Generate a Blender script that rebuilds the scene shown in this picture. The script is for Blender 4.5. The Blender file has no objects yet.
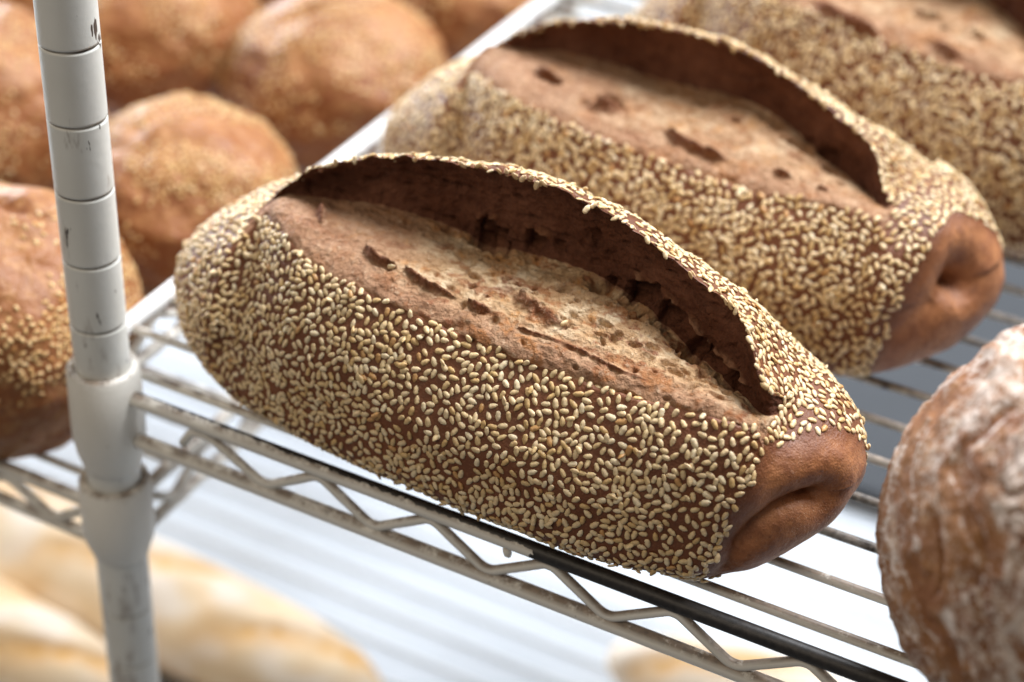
import bpy, math, random
import numpy as np
from mathutils import Matrix, Vector

random.seed(7)
MM = 0.001
scene = bpy.context.scene
COL = scene.collection

# ------------------------------------------------------------------ camera
def look_matrix(pitch, roll, yaw):
    p, r, y = (math.radians(a) for a in (pitch, roll, yaw))
    f = np.array([math.sin(y) * math.cos(p), math.cos(y) * math.cos(p), -math.sin(p)])
    rt = np.array([math.cos(y), -math.sin(y), 0.0])
    dn = np.cross(f, rt)
    c, s = math.cos(r), math.sin(r)
    R = np.array([[c, -s, 0], [s, c, 0], [0, 0, 1]]) @ np.array([rt, dn, f])
    return R
CAM_POS = np.array([0.3430, -0.3917, 0.3726])
CAM_R = look_matrix(34.52, 3.03, -25.95)
cam_data = bpy.data.cameras.new("camera")
cam = bpy.data.objects.new("camera", cam_data)
COL.objects.link(cam)
M = Matrix.Identity(4)
for i in range(3):
    M[i][0] = CAM_R[0][i]; M[i][1] = -CAM_R[1][i]; M[i][2] = -CAM_R[2][i]; M[i][3] = CAM_POS[i]
cam.matrix_world = M
cam_data.sensor_width = 36.0
cam_data.sensor_fit = 'HORIZONTAL'
cam_data.lens = 1829.2 / 1024 * 36.0
cam_data.clip_start = 0.02
cam_data.clip_end = 50.0
cam_data.dof.use_dof = True
cam_data.dof.focus_distance = 0.547
cam_data.dof.aperture_fstop = cam_data.lens / 12.5
cam_data.dof.aperture_blades = 0
scene.camera = cam

# ------------------------------------------------------------------ light
world = bpy.data.worlds.new("World")
scene.world = world
world.use_nodes = True
bg = world.node_tree.nodes["Background"]
bg.inputs[0].default_value = (0.95, 0.97, 1.0, 1)
bg.inputs[1].default_value = 0.17

def area_light(name, loc, target, sx, sy, power, col):
    d = bpy.data.lights.new(name, 'AREA')
    d.shape = 'RECTANGLE'; d.size = sx; d.size_y = sy; d.energy = power; d.color = col
    o = bpy.data.objects.new(name, d); COL.objects.link(o)
    o.location = loc
    o.rotation_euler = (Vector(target) - Vector(loc)).to_track_quat('-Z', 'Y').to_euler()
    return o
area_light("window_light", (0.50, 0.85, 1.45), (0.1, 0.15, 0.0), 1.1, 0.8, 80, (0.93, 0.96, 1.0))
area_light("room_light", (-0.5, -1.3, 1.5), (0.1, 0.1, 0.0), 1.2, 1.0, 12, (1.0, 0.83, 0.62))
area_light("low_fill_light", (-1.25, 0.75, 0.35), (-0.1, 0.35, -0.3), 0.9, 0.6, 36, (0.86, 0.92, 1.0))  # added fill lamp that brightens the lower shelf, not an actual window

vs = scene.view_settings
vs.view_transform = 'Standard'; vs.look = 'None'; vs.exposure = 0.0; vs.gamma = 1.0
scene.render.engine = 'CYCLES'
scene.cycles.use_denoising = True
scene.cycles.max_bounces = 6

# ------------------------------------------------------------------ numeric helpers
#GEO_BEGIN
_prng = np.random.RandomState(11)
_PERM = _prng.permutation(256); _PERM = np.concatenate([_PERM, _PERM, _PERM])
_GRAD = _prng.normal(size=(256, 3)); _GRAD /= np.linalg.norm(_GRAD, axis=1)[:, None]
def perlin(p):
    p = np.asarray(p, float)
    i = np.floor(p).astype(int); f = p - i
    u = f * f * f * (f * (f * 6 - 15) + 10)
    i &= 255
    out = 0
    for dx in (0, 1):
        for dy in (0, 1):
            for dz in (0, 1):
                h = _PERM[_PERM[_PERM[i[..., 0] + dx] + i[..., 1] + dy] + i[..., 2] + dz]
                g = _GRAD[h]
                d = g[..., 0] * (f[..., 0] - dx) + g[..., 1] * (f[..., 1] - dy) + g[..., 2] * (f[..., 2] - dz)
                w = (u[..., 0] if dx else 1 - u[..., 0]) * (u[..., 1] if dy else 1 - u[..., 1]) * (u[..., 2] if dz else 1 - u[..., 2])
                out = out + w * d
    return out * 1.5
def fbm(p, octaves=3, gain=0.5):
    p = np.asarray(p, float); a = 1.0; s = 0; q = p
    for _ in range(octaves):
        s = s + a * perlin(q); q = q * 2.03 + 17.3; a *= gain
    return s
def smooth(a, b, x):
    t = np.clip((np.asarray(x, float) - a) / (b - a), 0, 1)
    return t * t * (3 - 2 * t)
def gauss1(a, sig):
    r = int(sig * 3) + 1
    k = np.exp(-0.5 * (np.arange(-r, r + 1) / sig) ** 2); k /= k.sum()
    return np.convolve(np.pad(a, r, mode='edge'), k, 'valid')
def grid_normals(P):
    """P: (nx, nv, 3), closed in v; outward normals"""
    du = np.gradient(P, axis=0)
    dv = np.roll(P, -1, 1) - np.roll(P, 1, 1)
    n = np.cross(du, dv)
    l = np.linalg.norm(n, axis=2, keepdims=True)
    return n / np.maximum(l, 1e-9)

X0, X1 = 0.5, 249.0
T_YF = [(0.5, 46), (2, 39), (5, 32.5), (9, 27.5), (15, 22), (22, 17), (32, 11.5), (48, 5), (70, -0.5), (100, -5), (140, -8), (180, -8), (202, -4), (214, 1), (224, 8), (234, 16), (242, 25), (247, 35), (249, 45)]
T_YB = [(0.5, 48), (2, 57), (5, 66), (10, 75), (20, 85), (40, 94), (80, 99), (150, 99), (200, 94), (222, 85), (236, 73), (244, 62), (248, 53), (249, 47)]
T_ZT = [(0.5, 24), (2, 31), (6, 38), (11, 44), (17, 49.5), (26, 56), (36, 61), (50, 65), (75, 67), (110, 67), (150, 66), (185, 63), (204, 60), (219, 56.5), (234, 50), (242, 44.5), (246.5, 38.5), (249, 31)]
T_ZB = [(0.5, 25), (2, 19), (5, 13.5), (9, 9), (15, 5), (25, 1.5), (36, 0), (200, -0.5), (216, 0.4), (225, 3), (233, 6.5), (239, 11), (244, 17), (247.5, 24), (249, 30)]
T_RIM = [(38.5, 40, 62.7), (44.4, 45, 69.0), (51.7, 49, 75.7), (63.4, 52, 81.4), (75.4, 54, 85.5), (87.8, 55, 88.7), (100.0, 56, 90.4), (112.6, 56, 91.9), (124.9, 56, 92.8), (138.8, 56, 92.4), (153.1, 55, 91.2), (167.7, 53, 87.7), (182.3, 51, 82.5), (189.8, 49.5, 80.1), (198.5, 47, 78.0), (204.9, 45, 76.4), (209.4, 41.5, 74.6), (213.0, 37, 72.5), (217.4, 31, 68.1), (222.8, 26.5, 63.0), (227.6, 22, 56.8)]
T_WB = [(38.5, 40, 62.7), (43.6, 46, 65.2), (58.0, 51, 64.1), (70.3, 53, 65.8), (83.1, 54, 66.2), (96.2, 54, 66.2), (109.2, 54, 64.7), (122.0, 54, 64.7), (135.0, 53, 65.8), (146.0, 52, 67.0), (157.3, 50, 67.4), (166.9, 48, 65.9), (176.5, 46, 63.4), (186.5, 43, 59.4), (196.6, 39.5, 56.3), (204.7, 36, 54.8), (213.0, 31.5, 54.2), (221.5, 26, 54.4), (227.7, 22, 56.5)]
T_LIP = [(38.4, 40, 62.0), (47.0, 32, 63.4), (57.5, 25, 63.5), (70.8, 19, 60.5), (87.2, 16.5, 59.9), (100.8, 15, 59.5), (113.9, 14, 58.7), (128.2, 13.5, 57.4), (142.3, 13, 56.5), (152.5, 13, 56.2), (162.6, 13, 55.9), (175.6, 13.5, 55.3), (188.3, 14, 55.8), (197.6, 14.5, 56.2), (206.8, 15, 56.9), (218.6, 17, 56.2), (224.6, 19.5, 54.7), (227.8, 22, 55.8)]
SL0, SL1 = 38.5, 227.7
TH_L, TH_R = math.radians(128), math.radians(186)

def interp_u(tab, x, col=1):
    xs = np.array([t[0] for t in tab], float); ys = np.array([t[col] for t in tab], float)
    un = lambda q: np.arccos(1 - 2 * np.clip((q - X0) / (X1 - X0), 0, 1))
    return np.interp(un(np.asarray(x, float)), un(xs), ys)

def loaf_grid(nx, nA, nF, nW, nB, seed=0, nose=0, floor_lift=0.0, sl1=227.7):
    """returns P (nx,nv,3) in mm, kind per column (0 outline front, 1 floor, 2 wall, 3 rim, 4 back), slash mask m(x)"""
    t = np.linspace(0, 1, nx + 2)[1:-1]
    uu = 0.45 * t * math.pi + 0.55 * np.arccos(1 - 2 * t)
    x = X0 + (X1 - X0) * 0.5 * (1 - np.cos(uu))
    sg = nx / 160.0
    yf, yb, zt, zb = (gauss1(interp_u(T, x), sg) for T in (T_YF, T_YB, T_ZT, T_ZB))
    zt = zt + (SL1 - sl1) * 0.55 * smooth(150, 195, x) * (1 - smooth(226, 246, x))
    yc = (yf + yb) / 2
    zc = zb + (zt - zb) * 0.40
    mid = smooth(10, 60, x) * (1 - smooth(212, 240, x))
    def outl(th):
        s, c = np.sin(th), np.cos(th)
        low = c > 0
        p = np.where(low, 3.0 + 1.6 * mid, 2.15)
        fs = np.sign(s) * np.abs(s) ** (2 / p); fc = np.sign(c) * np.abs(c) ** (2 / p)
        hw = (yb - yf) / 2
        return yc - hw * fs, np.where(low, zc - (zc - zb) * fc, zc - (zt - zc) * fc)
    xq = np.where(x < SL0, x, SL0 + (x - SL0) * (SL1 - SL0) / (sl1 - SL0))
    m = smooth(SL0 - 4, SL0 + 4, x) * (1 - smooth(SL1 - 6, SL1 + 1, xq))
    ss = nx / 200.0
    def tb(T):
        xs = [q[0] for q in T]
        return gauss1(np.interp(xq, xs, [q[1] for q in T]), ss), gauss1(np.interp(xq, xs, [q[2] for q in T]), ss)
    L, W, Rm = tb(T_LIP), tb(T_WB), tb(T_RIM)
    wob = perlin(np.stack([x / 9.0, np.full_like(x, seed * 3.1), np.zeros_like(x)], -1))
    wob2 = perlin(np.stack([x / 4.0, np.full_like(x, seed * 3.1 + 9), np.zeros_like(x)], -1))
    L = (L[0] + 0.9 * wob, L[1] + 0.7 * wob2)
    Rm = (Rm[0] + 0.8 * wob2, Rm[1] + 0.9 * wob + 0.5 * wob2)
    L = (L[0], L[1] + 0.85 * floor_lift * smooth(SL0, SL0 + 30, x))
    W = (W[0] + 1.0 * wob2, W[1] + floor_lift)
    ov = smooth(3, 18, Rm[1] - W[1])
    Rm = (Rm[0] - 4.0 * ov, Rm[1] + 0.6 * ov)
    W = (W[0] + 2.0 * ov, W[1] - 0.4 * ov)
    R2 = (Rm[0] + 3.0, Rm[1] - 2.0)
    Y, Z, kind = [], [], []
    def mix(a, b): return a * m + b * (1 - m)
    OL, OR = outl(TH_L), outl(TH_R)
    for th in np.linspace(0, TH_L, nA, endpoint=False):
        oy, oz = outl(th); w = smooth(math.radians(72), TH_L, th) * m
        Y.append(oy + w * (L[0] - OL[0])); Z.append(oz + w * (L[1] - OL[1])); kind.append(0)
    nS = nF + nW + 6
    k = 0
    def osl(k):
        return outl(TH_L + (TH_R - TH_L) * k / nS)
    for j in range(nF):
        q = j / nF
        py = L[0] + (W[0] - L[0]) * q
        pz = L[1] + (W[1] - L[1]) * q + (3.6 - floor_lift * 0.25) * math.sin(math.pi * q ** 0.62) * smooth(0, 25, W[0] - L[0])
        oy, oz = osl(k); Y.append(mix(py, oy)); Z.append(mix(pz, oz)); kind.append(1); k += 1
    Cc = (np.maximum(W[0], Rm[0]) + 5.0 * smooth(0, 20, Rm[1] - W[1]), W[1] + 0.55 * (Rm[1] - W[1]))
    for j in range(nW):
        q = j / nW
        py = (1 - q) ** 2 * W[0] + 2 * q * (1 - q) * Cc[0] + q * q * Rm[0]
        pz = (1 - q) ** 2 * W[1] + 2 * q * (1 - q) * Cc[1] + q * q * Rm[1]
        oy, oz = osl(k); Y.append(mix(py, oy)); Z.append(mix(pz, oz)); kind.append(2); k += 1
    for j in range(6):
        q = j / 6
        py = Rm[0] + (R2[0] - Rm[0]) * q; pz = Rm[1] + (R2[1] - Rm[1]) * q + 0.9 * 4 * q * (1 - q)
        oy, oz = osl(k); Y.append(mix(py, oy)); Z.append(mix(pz, oz)); kind.append(3); k += 1
    for th in np.linspace(TH_R, 2 * math.pi, nB, endpoint=False):
        oy, oz = outl(th); w = (1 - smooth(TH_R, math.radians(238), th)) * m
        Y.append(oy + w * (R2[0] - OR[0])); Z.append(oz + w * (R2[1] - OR[1])); kind.append(4)
    P = np.stack([np.repeat(x[:, None], len(Y), 1), np.array(Y).T, np.array(Z).T], -1)
    return P, np.array(kind), m

def bare_limit(P, seed):
    o1, o2 = ((0, 0), (-1, -7), (-2, -4))[(seed - 1) % 3]
    return np.maximum(217 + o1 + 0.19 * P[..., 2], 211.8 + o2 + 0.69 * P[..., 1])

def displace_loaf(P, kind, m, seed, nose, pits, tears, open_=1.0, sl1=227.7, strands=()):
    """P in mm. Adds dough unevenness, crumb, pits, tears and the folded nose. Returns P, attr (nx,nv,3)"""
    N = grid_normals(P)
    off = np.array([seed * 31.7, seed * 11.3, seed * 7.9])
    base = P + off
    inS = (m[:, None] * np.isin(kind, (1, 2))[None, :])
    fl = (m[:, None] * (kind == 1)[None, :]); wl = (m[:, None] * (kind == 2)[None, :])
    out = 1 - inS
    d = out * (1.3 * perlin(base / 34) + 0.55 * perlin(base / 11) + 0.10 * perlin(base / 2.6))
    lowz = smooth(0, 8, P[..., 2])
    d = d * (0.25 + 0.75 * lowz)
    st = base * np.array([1 / 1.5, 1, 1])
    xr = open_ * smooth(80, 125, P[..., 0])                       # the right half of the cut is the open, torn crumb
    crumb = fl * ((0.45 + 0.5 * xr) * perlin(st / 7) + (0.22 + 0.40 * xr) * perlin(st / 3.1) + (0.14 + 0.16 * xr) * perlin(st / 1.35))
    crumb += fl * (-1.1 - 0.6 * xr) * smooth(0.38, 0.62, perlin(base / 3.6 + 40)) * (0.15 + 0.85 * xr)
    crumb += wl * (0.7 * perlin(st / 9) + 0.45 * perlin(base / 3.0) + 0.22 * perlin(base / 1.2) - 1.5 * smooth(0.30, 0.55, perlin(base / np.array([8.0, 4.0, 3.2]) + 12)) - 0.6 * smooth(0.35, 0.6, perlin(base / np.array([3.5, 2.0, 1.6]) + 3)))
    d = d + crumb
    attr = np.zeros(P.shape)
    attr[..., 0] = fl * (0.35 + 0.65 * xr * smooth(16, 30, P[..., 1]))
    toast = fl * smooth(0.08, 0.42, perlin(base / np.array([9.0, 5.0, 5.0]) + 71) + 0.6 * perlin(base / 2.2)) * (0.40 + 0.50 * xr)
    rp = np.random.RandomState(seed + 50); pits = list(pits)
    for _ in range(16 if seed == 1 else 9):
        px = rp.uniform(100, sl1 - 9); wy = np.interp(px, [q[0] for q in T_WB], [q[1] for q in T_WB]); wz = np.interp(px, [q[0] for q in T_WB], [q[2] for q in T_WB])
        sz = min(4.2, 1.7 * math.exp(0.45 * rp.normal())); pits.append((px, wy - rp.uniform(-1.5, 3.5), wz + rp.uniform(-0.5, 2.0), sz * rp.uniform(1.1, 2.0), sz, sz * 1.25))
    for _ in range(60 if seed == 1 else 12):
        px = rp.uniform(115, sl1 - 14); wy = np.interp(px, [q[0] for q in T_WB], [q[1] for q in T_WB]); ly = np.interp(px, [q[0] for q in T_LIP], [q[1] for q in T_LIP])
        qy = rp.uniform(0.35, 0.95); qq = P[np.argmin(np.abs(P[:, 0, 0] - px))]; jj = np.argmin(np.abs(qq[:, 1] - (ly + (wy - ly) * qy)) + 1e3 * (kind != 1))
        sz = rp.uniform(0.5, 1.5); pits.append((qq[jj, 0], qq[jj, 1], qq[jj, 2], sz * rp.uniform(1.0, 2.2), sz, sz * 1.3))
    wallx = np.interp(P[:, 0, 0], [q[0] for q in T_WB], [q[1] for q in T_WB])[:, None]
    near = np.exp(-((P[..., 1] - wallx + 1) / 4.5) ** 2) * inS * xr
    d = d + near * (-0.9 * smooth(-0.1, 0.5, perlin(base / np.array([6.0, 3.0, 3.0]))) + 0.35 * perlin(base / 1.6))
    for (cx, cy, cz, rx, ry, dep) in pits:
        q = np.sqrt(((P[..., 0] - cx) / rx) ** 2 + ((P[..., 1] - cy) / ry) ** 2 + ((P[..., 2] - cz) / (ry * 1.2)) ** 2)
        q = q * (1 + 0.30 * perlin(base / 2.4) + 0.35 * perlin(base / 4.5 + 3))
        d = d - inS * dep * (1 - smooth(0.55, 1.05, q)) + inS * 0.35 * np.exp(-((q - 1.15) / 0.16) ** 2)
        toast = np.maximum(toast, fl * 0.45 * np.exp(-((q - 1.08) / 0.16) ** 2))
    tearc = np.zeros(P.shape[:2])
    for (line, h, wd) in list(tears) + list(strands):
        zone = inS if (line, h, wd) in strands else fl
        line = np.array(line, float)
        best = np.full(P.shape[:2], 1e9); side = np.zeros(P.shape[:2])
        for a, b in zip(line[:-1], line[1:]):
            ab = b - a; tt = np.clip(((P - a) @ ab) / (ab @ ab), 0, 1)
            v = P - (a + tt[..., None] * ab); dd = np.linalg.norm(v, axis=-1)
            u = dd < best
            best = np.where(u, dd, best); side = np.where(u, v[..., 1], side)
        e0 = np.linalg.norm(P - line[0], axis=-1); e1 = np.linalg.norm(P - line[-1], axis=-1)
        wv = wd * (1 + 0.5 * perlin(base / 2.0)) * (0.35 + 0.65 * smooth(0, 5, np.minimum(e0, e1)))
        up = np.exp(-(best / wv) ** 2)
        dn = np.exp(-((best - wv * 1.5) / (wv * 0.9)) ** 2) * (side < 0)
        d = d + zone * (1.9 * h * up - 0.5 * h * dn) * (1 + 0.4 * perlin(base / 1.8))
        if zone is inS: toast = np.maximum(toast, 0.45 * zone * np.exp(-(best / (wv * 1.2)) ** 2)); attr[..., 0] = np.maximum(attr[..., 0], 0.22 * zone * np.exp(-(best / (wv * 0.9)) ** 4))
        else: tearc = np.maximum(tearc, fl * np.exp(-(best / (wv * 1.5)) ** 4) * smooth(0.75, -0.35, side / np.maximum(wv, 0.1)))
    attr[..., 1] = np.clip(toast, 0, 1); attr[..., 2] = np.clip(tearc, 0, 1)
    bare = smooth(-1, 6, P[..., 0] - bare_limit(P, seed))
    attr[..., 0] = np.where(inS > 0.3, attr[..., 0], bare)
    P = P + N * d[..., None]
    # the folded end
    for (line, dep, wd, bulge) in nose:
        line = np.array(line, float)
        best = np.full(P.shape[:2], 1e9); wl_ = np.zeros(P.shape[:2]); L = len(line) - 1
        sid = np.zeros(P.shape[:2])
        for i, (a, b) in enumerate(zip(line[:-1], line[1:])):
            ab = b - a; tt = np.clip(((P - a) @ ab) / (ab @ ab), 0, 1)
            v = P - (a + tt[..., None] * ab); dd = np.linalg.norm(v, axis=-1)
            u = dd < best
            best = np.where(u, dd, best); wl_ = np.where(u, (i + tt) / L, wl_); sid = np.where(u, v[..., 2], sid)
        tap = 1 - 0.75 * wl_
        g = np.exp(-(best / (wd * (0.55 + 0.45 * tap))) ** 2)
        g2 = np.exp(-(best / (wd * 0.33)) ** 2)
        b2 = np.exp(-((best - wd * 2.2) / (wd * 1.3)) ** 2)
        P = P + N * ((-dep * tap * (0.55 * g + 0.45 * g2)) + bulge * b2 * np.where(sid > 0, 1.0, 0.5))[..., None]
    return P, attr
#GEO_END

# ------------------------------------------------------------------ object helpers
def link(name, me, parent=None, loc=None):
    o = bpy.data.objects.new(name, me); COL.objects.link(o)
    if parent is not None: o.parent = parent
    if loc is not None: o.location = loc
    return o
def empty(name, loc, rz=0.0):
    o = bpy.data.objects.new(name, None); COL.objects.link(o)
    o.location = loc; o.rotation_euler = (0, 0, rz); o.empty_display_size = 0.01
    return o
def tag(o, label=None, cat=None, group=None, kind=None):
    if label: o['label'] = label
    if cat: o['category'] = cat
    if group: o['group'] = group
    if kind: o['kind'] = kind
    return o
def mesh_np(name, V, Fq, mats, attr=None, smooth_=True, mat_idx=None):
    """V (n,3) metres, Fq (k,3|4) faces"""
    me = bpy.data.meshes.new(name)
    V = np.asarray(V, np.float32); Fq = np.asarray(Fq, np.int32)
    k = Fq.shape[1]
    me.vertices.add(len(V)); me.vertices.foreach_set('co', V.ravel())
    me.loops.add(Fq.size); me.loops.foreach_set('vertex_index', Fq.ravel())
    me.polygons.add(len(Fq)); me.polygons.foreach_set('loop_start', np.arange(0, Fq.size, k, dtype=np.int32))
    me.polygons.foreach_set('loop_total', np.full(len(Fq), k, np.int32))
    if mat_idx is not None: me.polygons.foreach_set('material_index', np.asarray(mat_idx, np.int32))
    me.update(calc_edges=True)
    me.polygons.foreach_set('use_smooth', np.full(len(Fq), bool(smooth_)))
    if attr is not None:
        a = me.attributes.new('mask', 'FLOAT_COLOR', 'POINT')
        c = np.ones((len(V), 4), np.float32); c[:, :3] = attr
        a.data.foreach_set('color', c.ravel())
    for m_ in (mats if isinstance(mats, (list, tuple)) else [mats]): me.materials.append(m_)
    me.validate()
    return me
def tube_data(path, r, n=10, closed=False, cap=True):
    """sweep a circle of radius r along path (m,3) -> verts, quads"""
    path = np.asarray(path, float); m_ = len(path)
    T = np.gradient(path, axis=0); T /= np.linalg.norm(T, axis=1)[:, None]
    ref = np.array([0, 0, 1.0]) if abs(T[0, 2]) < 0.9 else np.array([0, 1.0, 0])
    V = []; a = np.linspace(0, 2 * math.pi, n, endpoint=False)
    for i in range(m_):
        s = np.cross(ref, T[i]); s /= np.linalg.norm(s); u = np.cross(T[i], s)
        rr = r if np.isscalar(r) else r[i]
        V.append(path[i] + rr * (np.cos(a)[:, None] * s + np.sin(a)[:, None] * u))
    V = np.concatenate(V); F_ = []
    for i in range(m_ - 1):
        for j in range(n):
            F_.append((i * n + j, i * n + (j + 1) % n, (i + 1) * n + (j + 1) % n, (i + 1) * n + j))
    if cap:
        for i, sgn in ((0, -1), (m_ - 1, 1)):
            c = len(V); V = np.vstack([V, path[i] + sgn * T[i] * (r if np.isscalar(r) else r[i]) * 0.3])
            for j in range(n):
                a0, a1 = i * n + j, i * n + (j + 1) % n
                F_.append((a0, a1, c, c) if sgn > 0 else (a1, a0, c, c))
    return V, F_
def poly_mesh(name, V, F_, mats, smooth_=True, mat_idx=None):
    me = bpy.data.meshes.new(name)
    F2 = [tuple(dict.fromkeys(f)) for f in F_]
    me.from_pydata([tuple(v) for v in V], [], F2)
    me.update()
    me.polygons.foreach_set('use_smooth', [smooth_] * len(F2))
    for m_ in (mats if isinstance(mats, (list, tuple)) else [mats]): me.materials.append(m_)
    if mat_idx is not None: me.polygons.foreach_set('material_index', mat_idx)
    return me
def rod(name, path, r, mat, parent, n=10):
    V, F_ = tube_data(path, r, n)
    return link(name, poly_mesh(name, V, F_, mat), parent)
def line(a, b, k=2, jit=0.0):
    a, b = np.array(a, float), np.array(b, float)
    t = np.linspace(0, 1, k)[:, None]
    p = a + (b - a) * t
    if jit: p = p + jit * np.stack([perlin(p * 9 + q * 7.7) for q in range(3)], -1)
    return p
def fillet(pts, rad, k=6):
    pts = [np.array(p, float) for p in pts]; out = [pts[0]]
    for a, b, c in zip(pts[:-2], pts[1:-1], pts[2:]):
        u = (a - b) / np.linalg.norm(a - b); v = (c - b) / np.linalg.norm(c - b)
        rr = min(rad, 0.45 * np.linalg.norm(a - b), 0.45 * np.linalg.norm(c - b))
        p0, p2 = b + u * rr, b + v * rr
        for t in np.linspace(0, 1, k):
            out.append((1 - t) ** 2 * p0 + 2 * t * (1 - t) * b + t * t * p2)
    out.append(pts[-1])
    return np.array(out)
def revolve(name, prof, n, mats, parent=None, mat_fn=None, loc=None, tag_=None):
    prof = np.asarray(prof, float); a = np.linspace(0, 2 * math.pi, n, endpoint=False)
    V = np.concatenate([np.stack([p[0] * np.cos(a), p[0] * np.sin(a), np.full(n, p[1])], -1) for p in prof])
    F_ = [(i * n + j, i * n + (j + 1) % n, (i + 1) * n + (j + 1) % n, (i + 1) * n + j) for i in range(len(prof) - 1) for j in range(n)]
    mi = [mat_fn(i) for i in range(len(prof) - 1) for j in range(n)] if mat_fn else None
    return link(name, poly_mesh(name, V, F_, mats, True, mi), parent, loc)

# ------------------------------------------------------------------ materials
class NT:
    def __init__(s, name):
        s.m = bpy.data.materials.new(name); s.m.use_nodes = True
        s.t = s.m.node_tree; s.b = s.t.nodes['Principled BSDF']
    def n(s, typ, **kw):
        nd = s.t.nodes.new(typ)
        for k, v in kw.items():
            if k.startswith('i_'): nd.inputs[int(k[2:])].default_value = v
            else: setattr(nd, k, v)
        return nd
    def l(s, a, b): s.t.links.new(a, b)
    def coord(s, kind='Object'): return s.n('ShaderNodeTexCoord').outputs[kind]
    def noise(s, scale, detail=3, rough=0.5, vec=None, out='Fac'):
        nd = s.n('ShaderNodeTexNoise'); nd.inputs['Scale'].default_value = scale
        nd.inputs['Detail'].default_value = detail; nd.inputs['Roughness'].default_value = rough
        s.l(vec if vec is not None else s.coord(), nd.inputs['Vector']); return nd.outputs[out]
    def ramp(s, fac, stops):
        r = s.n('ShaderNodeValToRGB'); e = r.color_ramp.elements
        while len(e) < len(stops): e.new(0.5)
        for q, (p, c) in zip(e, stops):
            q.position = p; q.color = (c[0], c[1], c[2], 1) if not np.isscalar(c) else (c, c, c, 1)
        s.l(fac, r.inputs[0]); return r.outputs[0]
    def mixc(s, fac, a, b, mode='MIX'):
        nd = s.n('ShaderNodeMix', data_type='RGBA', blend_type=mode)
        for sock, v in ((nd.inputs[0], fac), (nd.inputs[6], a), (nd.inputs[7], b)):
            if hasattr(v, 'links'): s.l(v, sock)
            elif np.isscalar(v): sock.default_value = v
            else: sock.default_value = (v[0], v[1], v[2], 1)
        return nd.outputs[2]
    def math(s, op, a, b=None, c=None):
        nd = s.n('ShaderNodeMath', operation=op)
        for i, v in enumerate((a, b, c)):
            if v is None: continue
            if hasattr(v, 'links'): s.l(v, nd.inputs[i])
            else: nd.inputs[i].default_value = v
        return nd.outputs[0]
    def maprange(s, v, a, b, c=0.0, d=1.0):
        nd = s.n('ShaderNodeMapRange'); s.l(v, nd.inputs[0])
        for i, q in enumerate((a, b, c, d)): nd.inputs[i + 1].default_value = q
        return nd.outputs[0]
    def sep(s, vec):
        nd = s.n('ShaderNodeSeparateXYZ'); s.l(vec, nd.inputs[0]); return nd.outputs
    def mask(s):
        a = s.n('ShaderNodeAttribute', attribute_name='mask'); r = s.n('ShaderNodeSeparateColor'); s.l(a.outputs['Color'], r.inputs[0]); return a, r.outputs
    def bump(s, h, dist, strength=1.0, prev=None):
        nd = s.n('ShaderNodeBump'); nd.inputs['Distance'].default_value = dist; nd.inputs['Strength'].default_value = strength
        s.l(h, nd.inputs['Height'])
        if prev is not None: s.l(prev, nd.inputs['Normal'])
        return nd.outputs[0]
    def out(s, col=None, rough=0.5, normal=None, spec=0.5):
        if col is not None:
            if hasattr(col, 'links'): s.l(col, s.b.inputs['Base Color'])
            else: s.b.inputs['Base Color'].default_value = (col[0], col[1], col[2], 1)
        if hasattr(rough, 'links'): s.l(rough, s.b.inputs['Roughness'])
        else: s.b.inputs['Roughness'].default_value = rough
        s.b.inputs['Specular IOR Level'].default_value = spec
        if normal is not None: s.l(normal, s.b.inputs['Normal'])
        return s.m

def mat_crust():
    s = NT('dark_crust'); a, ch = s.mask()
    big = s.noise(28, 3); mid = s.noise(160, 4, 0.6); fine = s.noise(1500, 3, 0.6); sp = s.noise(620, 2)
    c = s.ramp(big, [(0.3, (0.120, 0.038, 0.013)), (0.7, (0.180, 0.060, 0.021))])
    c = s.mixc(ch[0], c, s.ramp(big, [(0.3, (0.300, 0.112, 0.042)), (0.7, (0.440, 0.190, 0.078))]))
    c = s.mixc(s.math('MULTIPLY', s.maprange(mid, 0.44, 0.66), 0.7), c, (0.155, 0.048, 0.018))
    c = s.mixc(s.math('MULTIPLY', s.maprange(s.noise(75, 4, 0.65), 0.50, 0.68), 0.6), c, (0.17, 0.052, 0.020))
    dust = s.math('MULTIPLY', s.maprange(s.noise(2300, 2, 0.6), 0.62, 0.70), s.maprange(s.noise(55, 3), 0.45, 0.7))
    c = s.mixc(s.math('MULTIPLY', dust, ch[0]), c, (0.60, 0.45, 0.33))
    c = s.mixc(s.math('MULTIPLY', s.maprange(fine, 0.56, 0.72), 0.4), c, (0.43, 0.22, 0.11))
    c = s.mixc(s.math('MULTIPLY', s.maprange(sp, 0.62, 0.72), 0.5), c, (0.11, 0.032, 0.013))
    nrm = s.bump(fine, 0.0004, 0.7); nrm = s.bump(mid, 0.0014, 0.6, nrm)
    return s.out(c, s.maprange(mid, 0.3, 0.7, 0.40, 0.58), nrm, 0.38)
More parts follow.
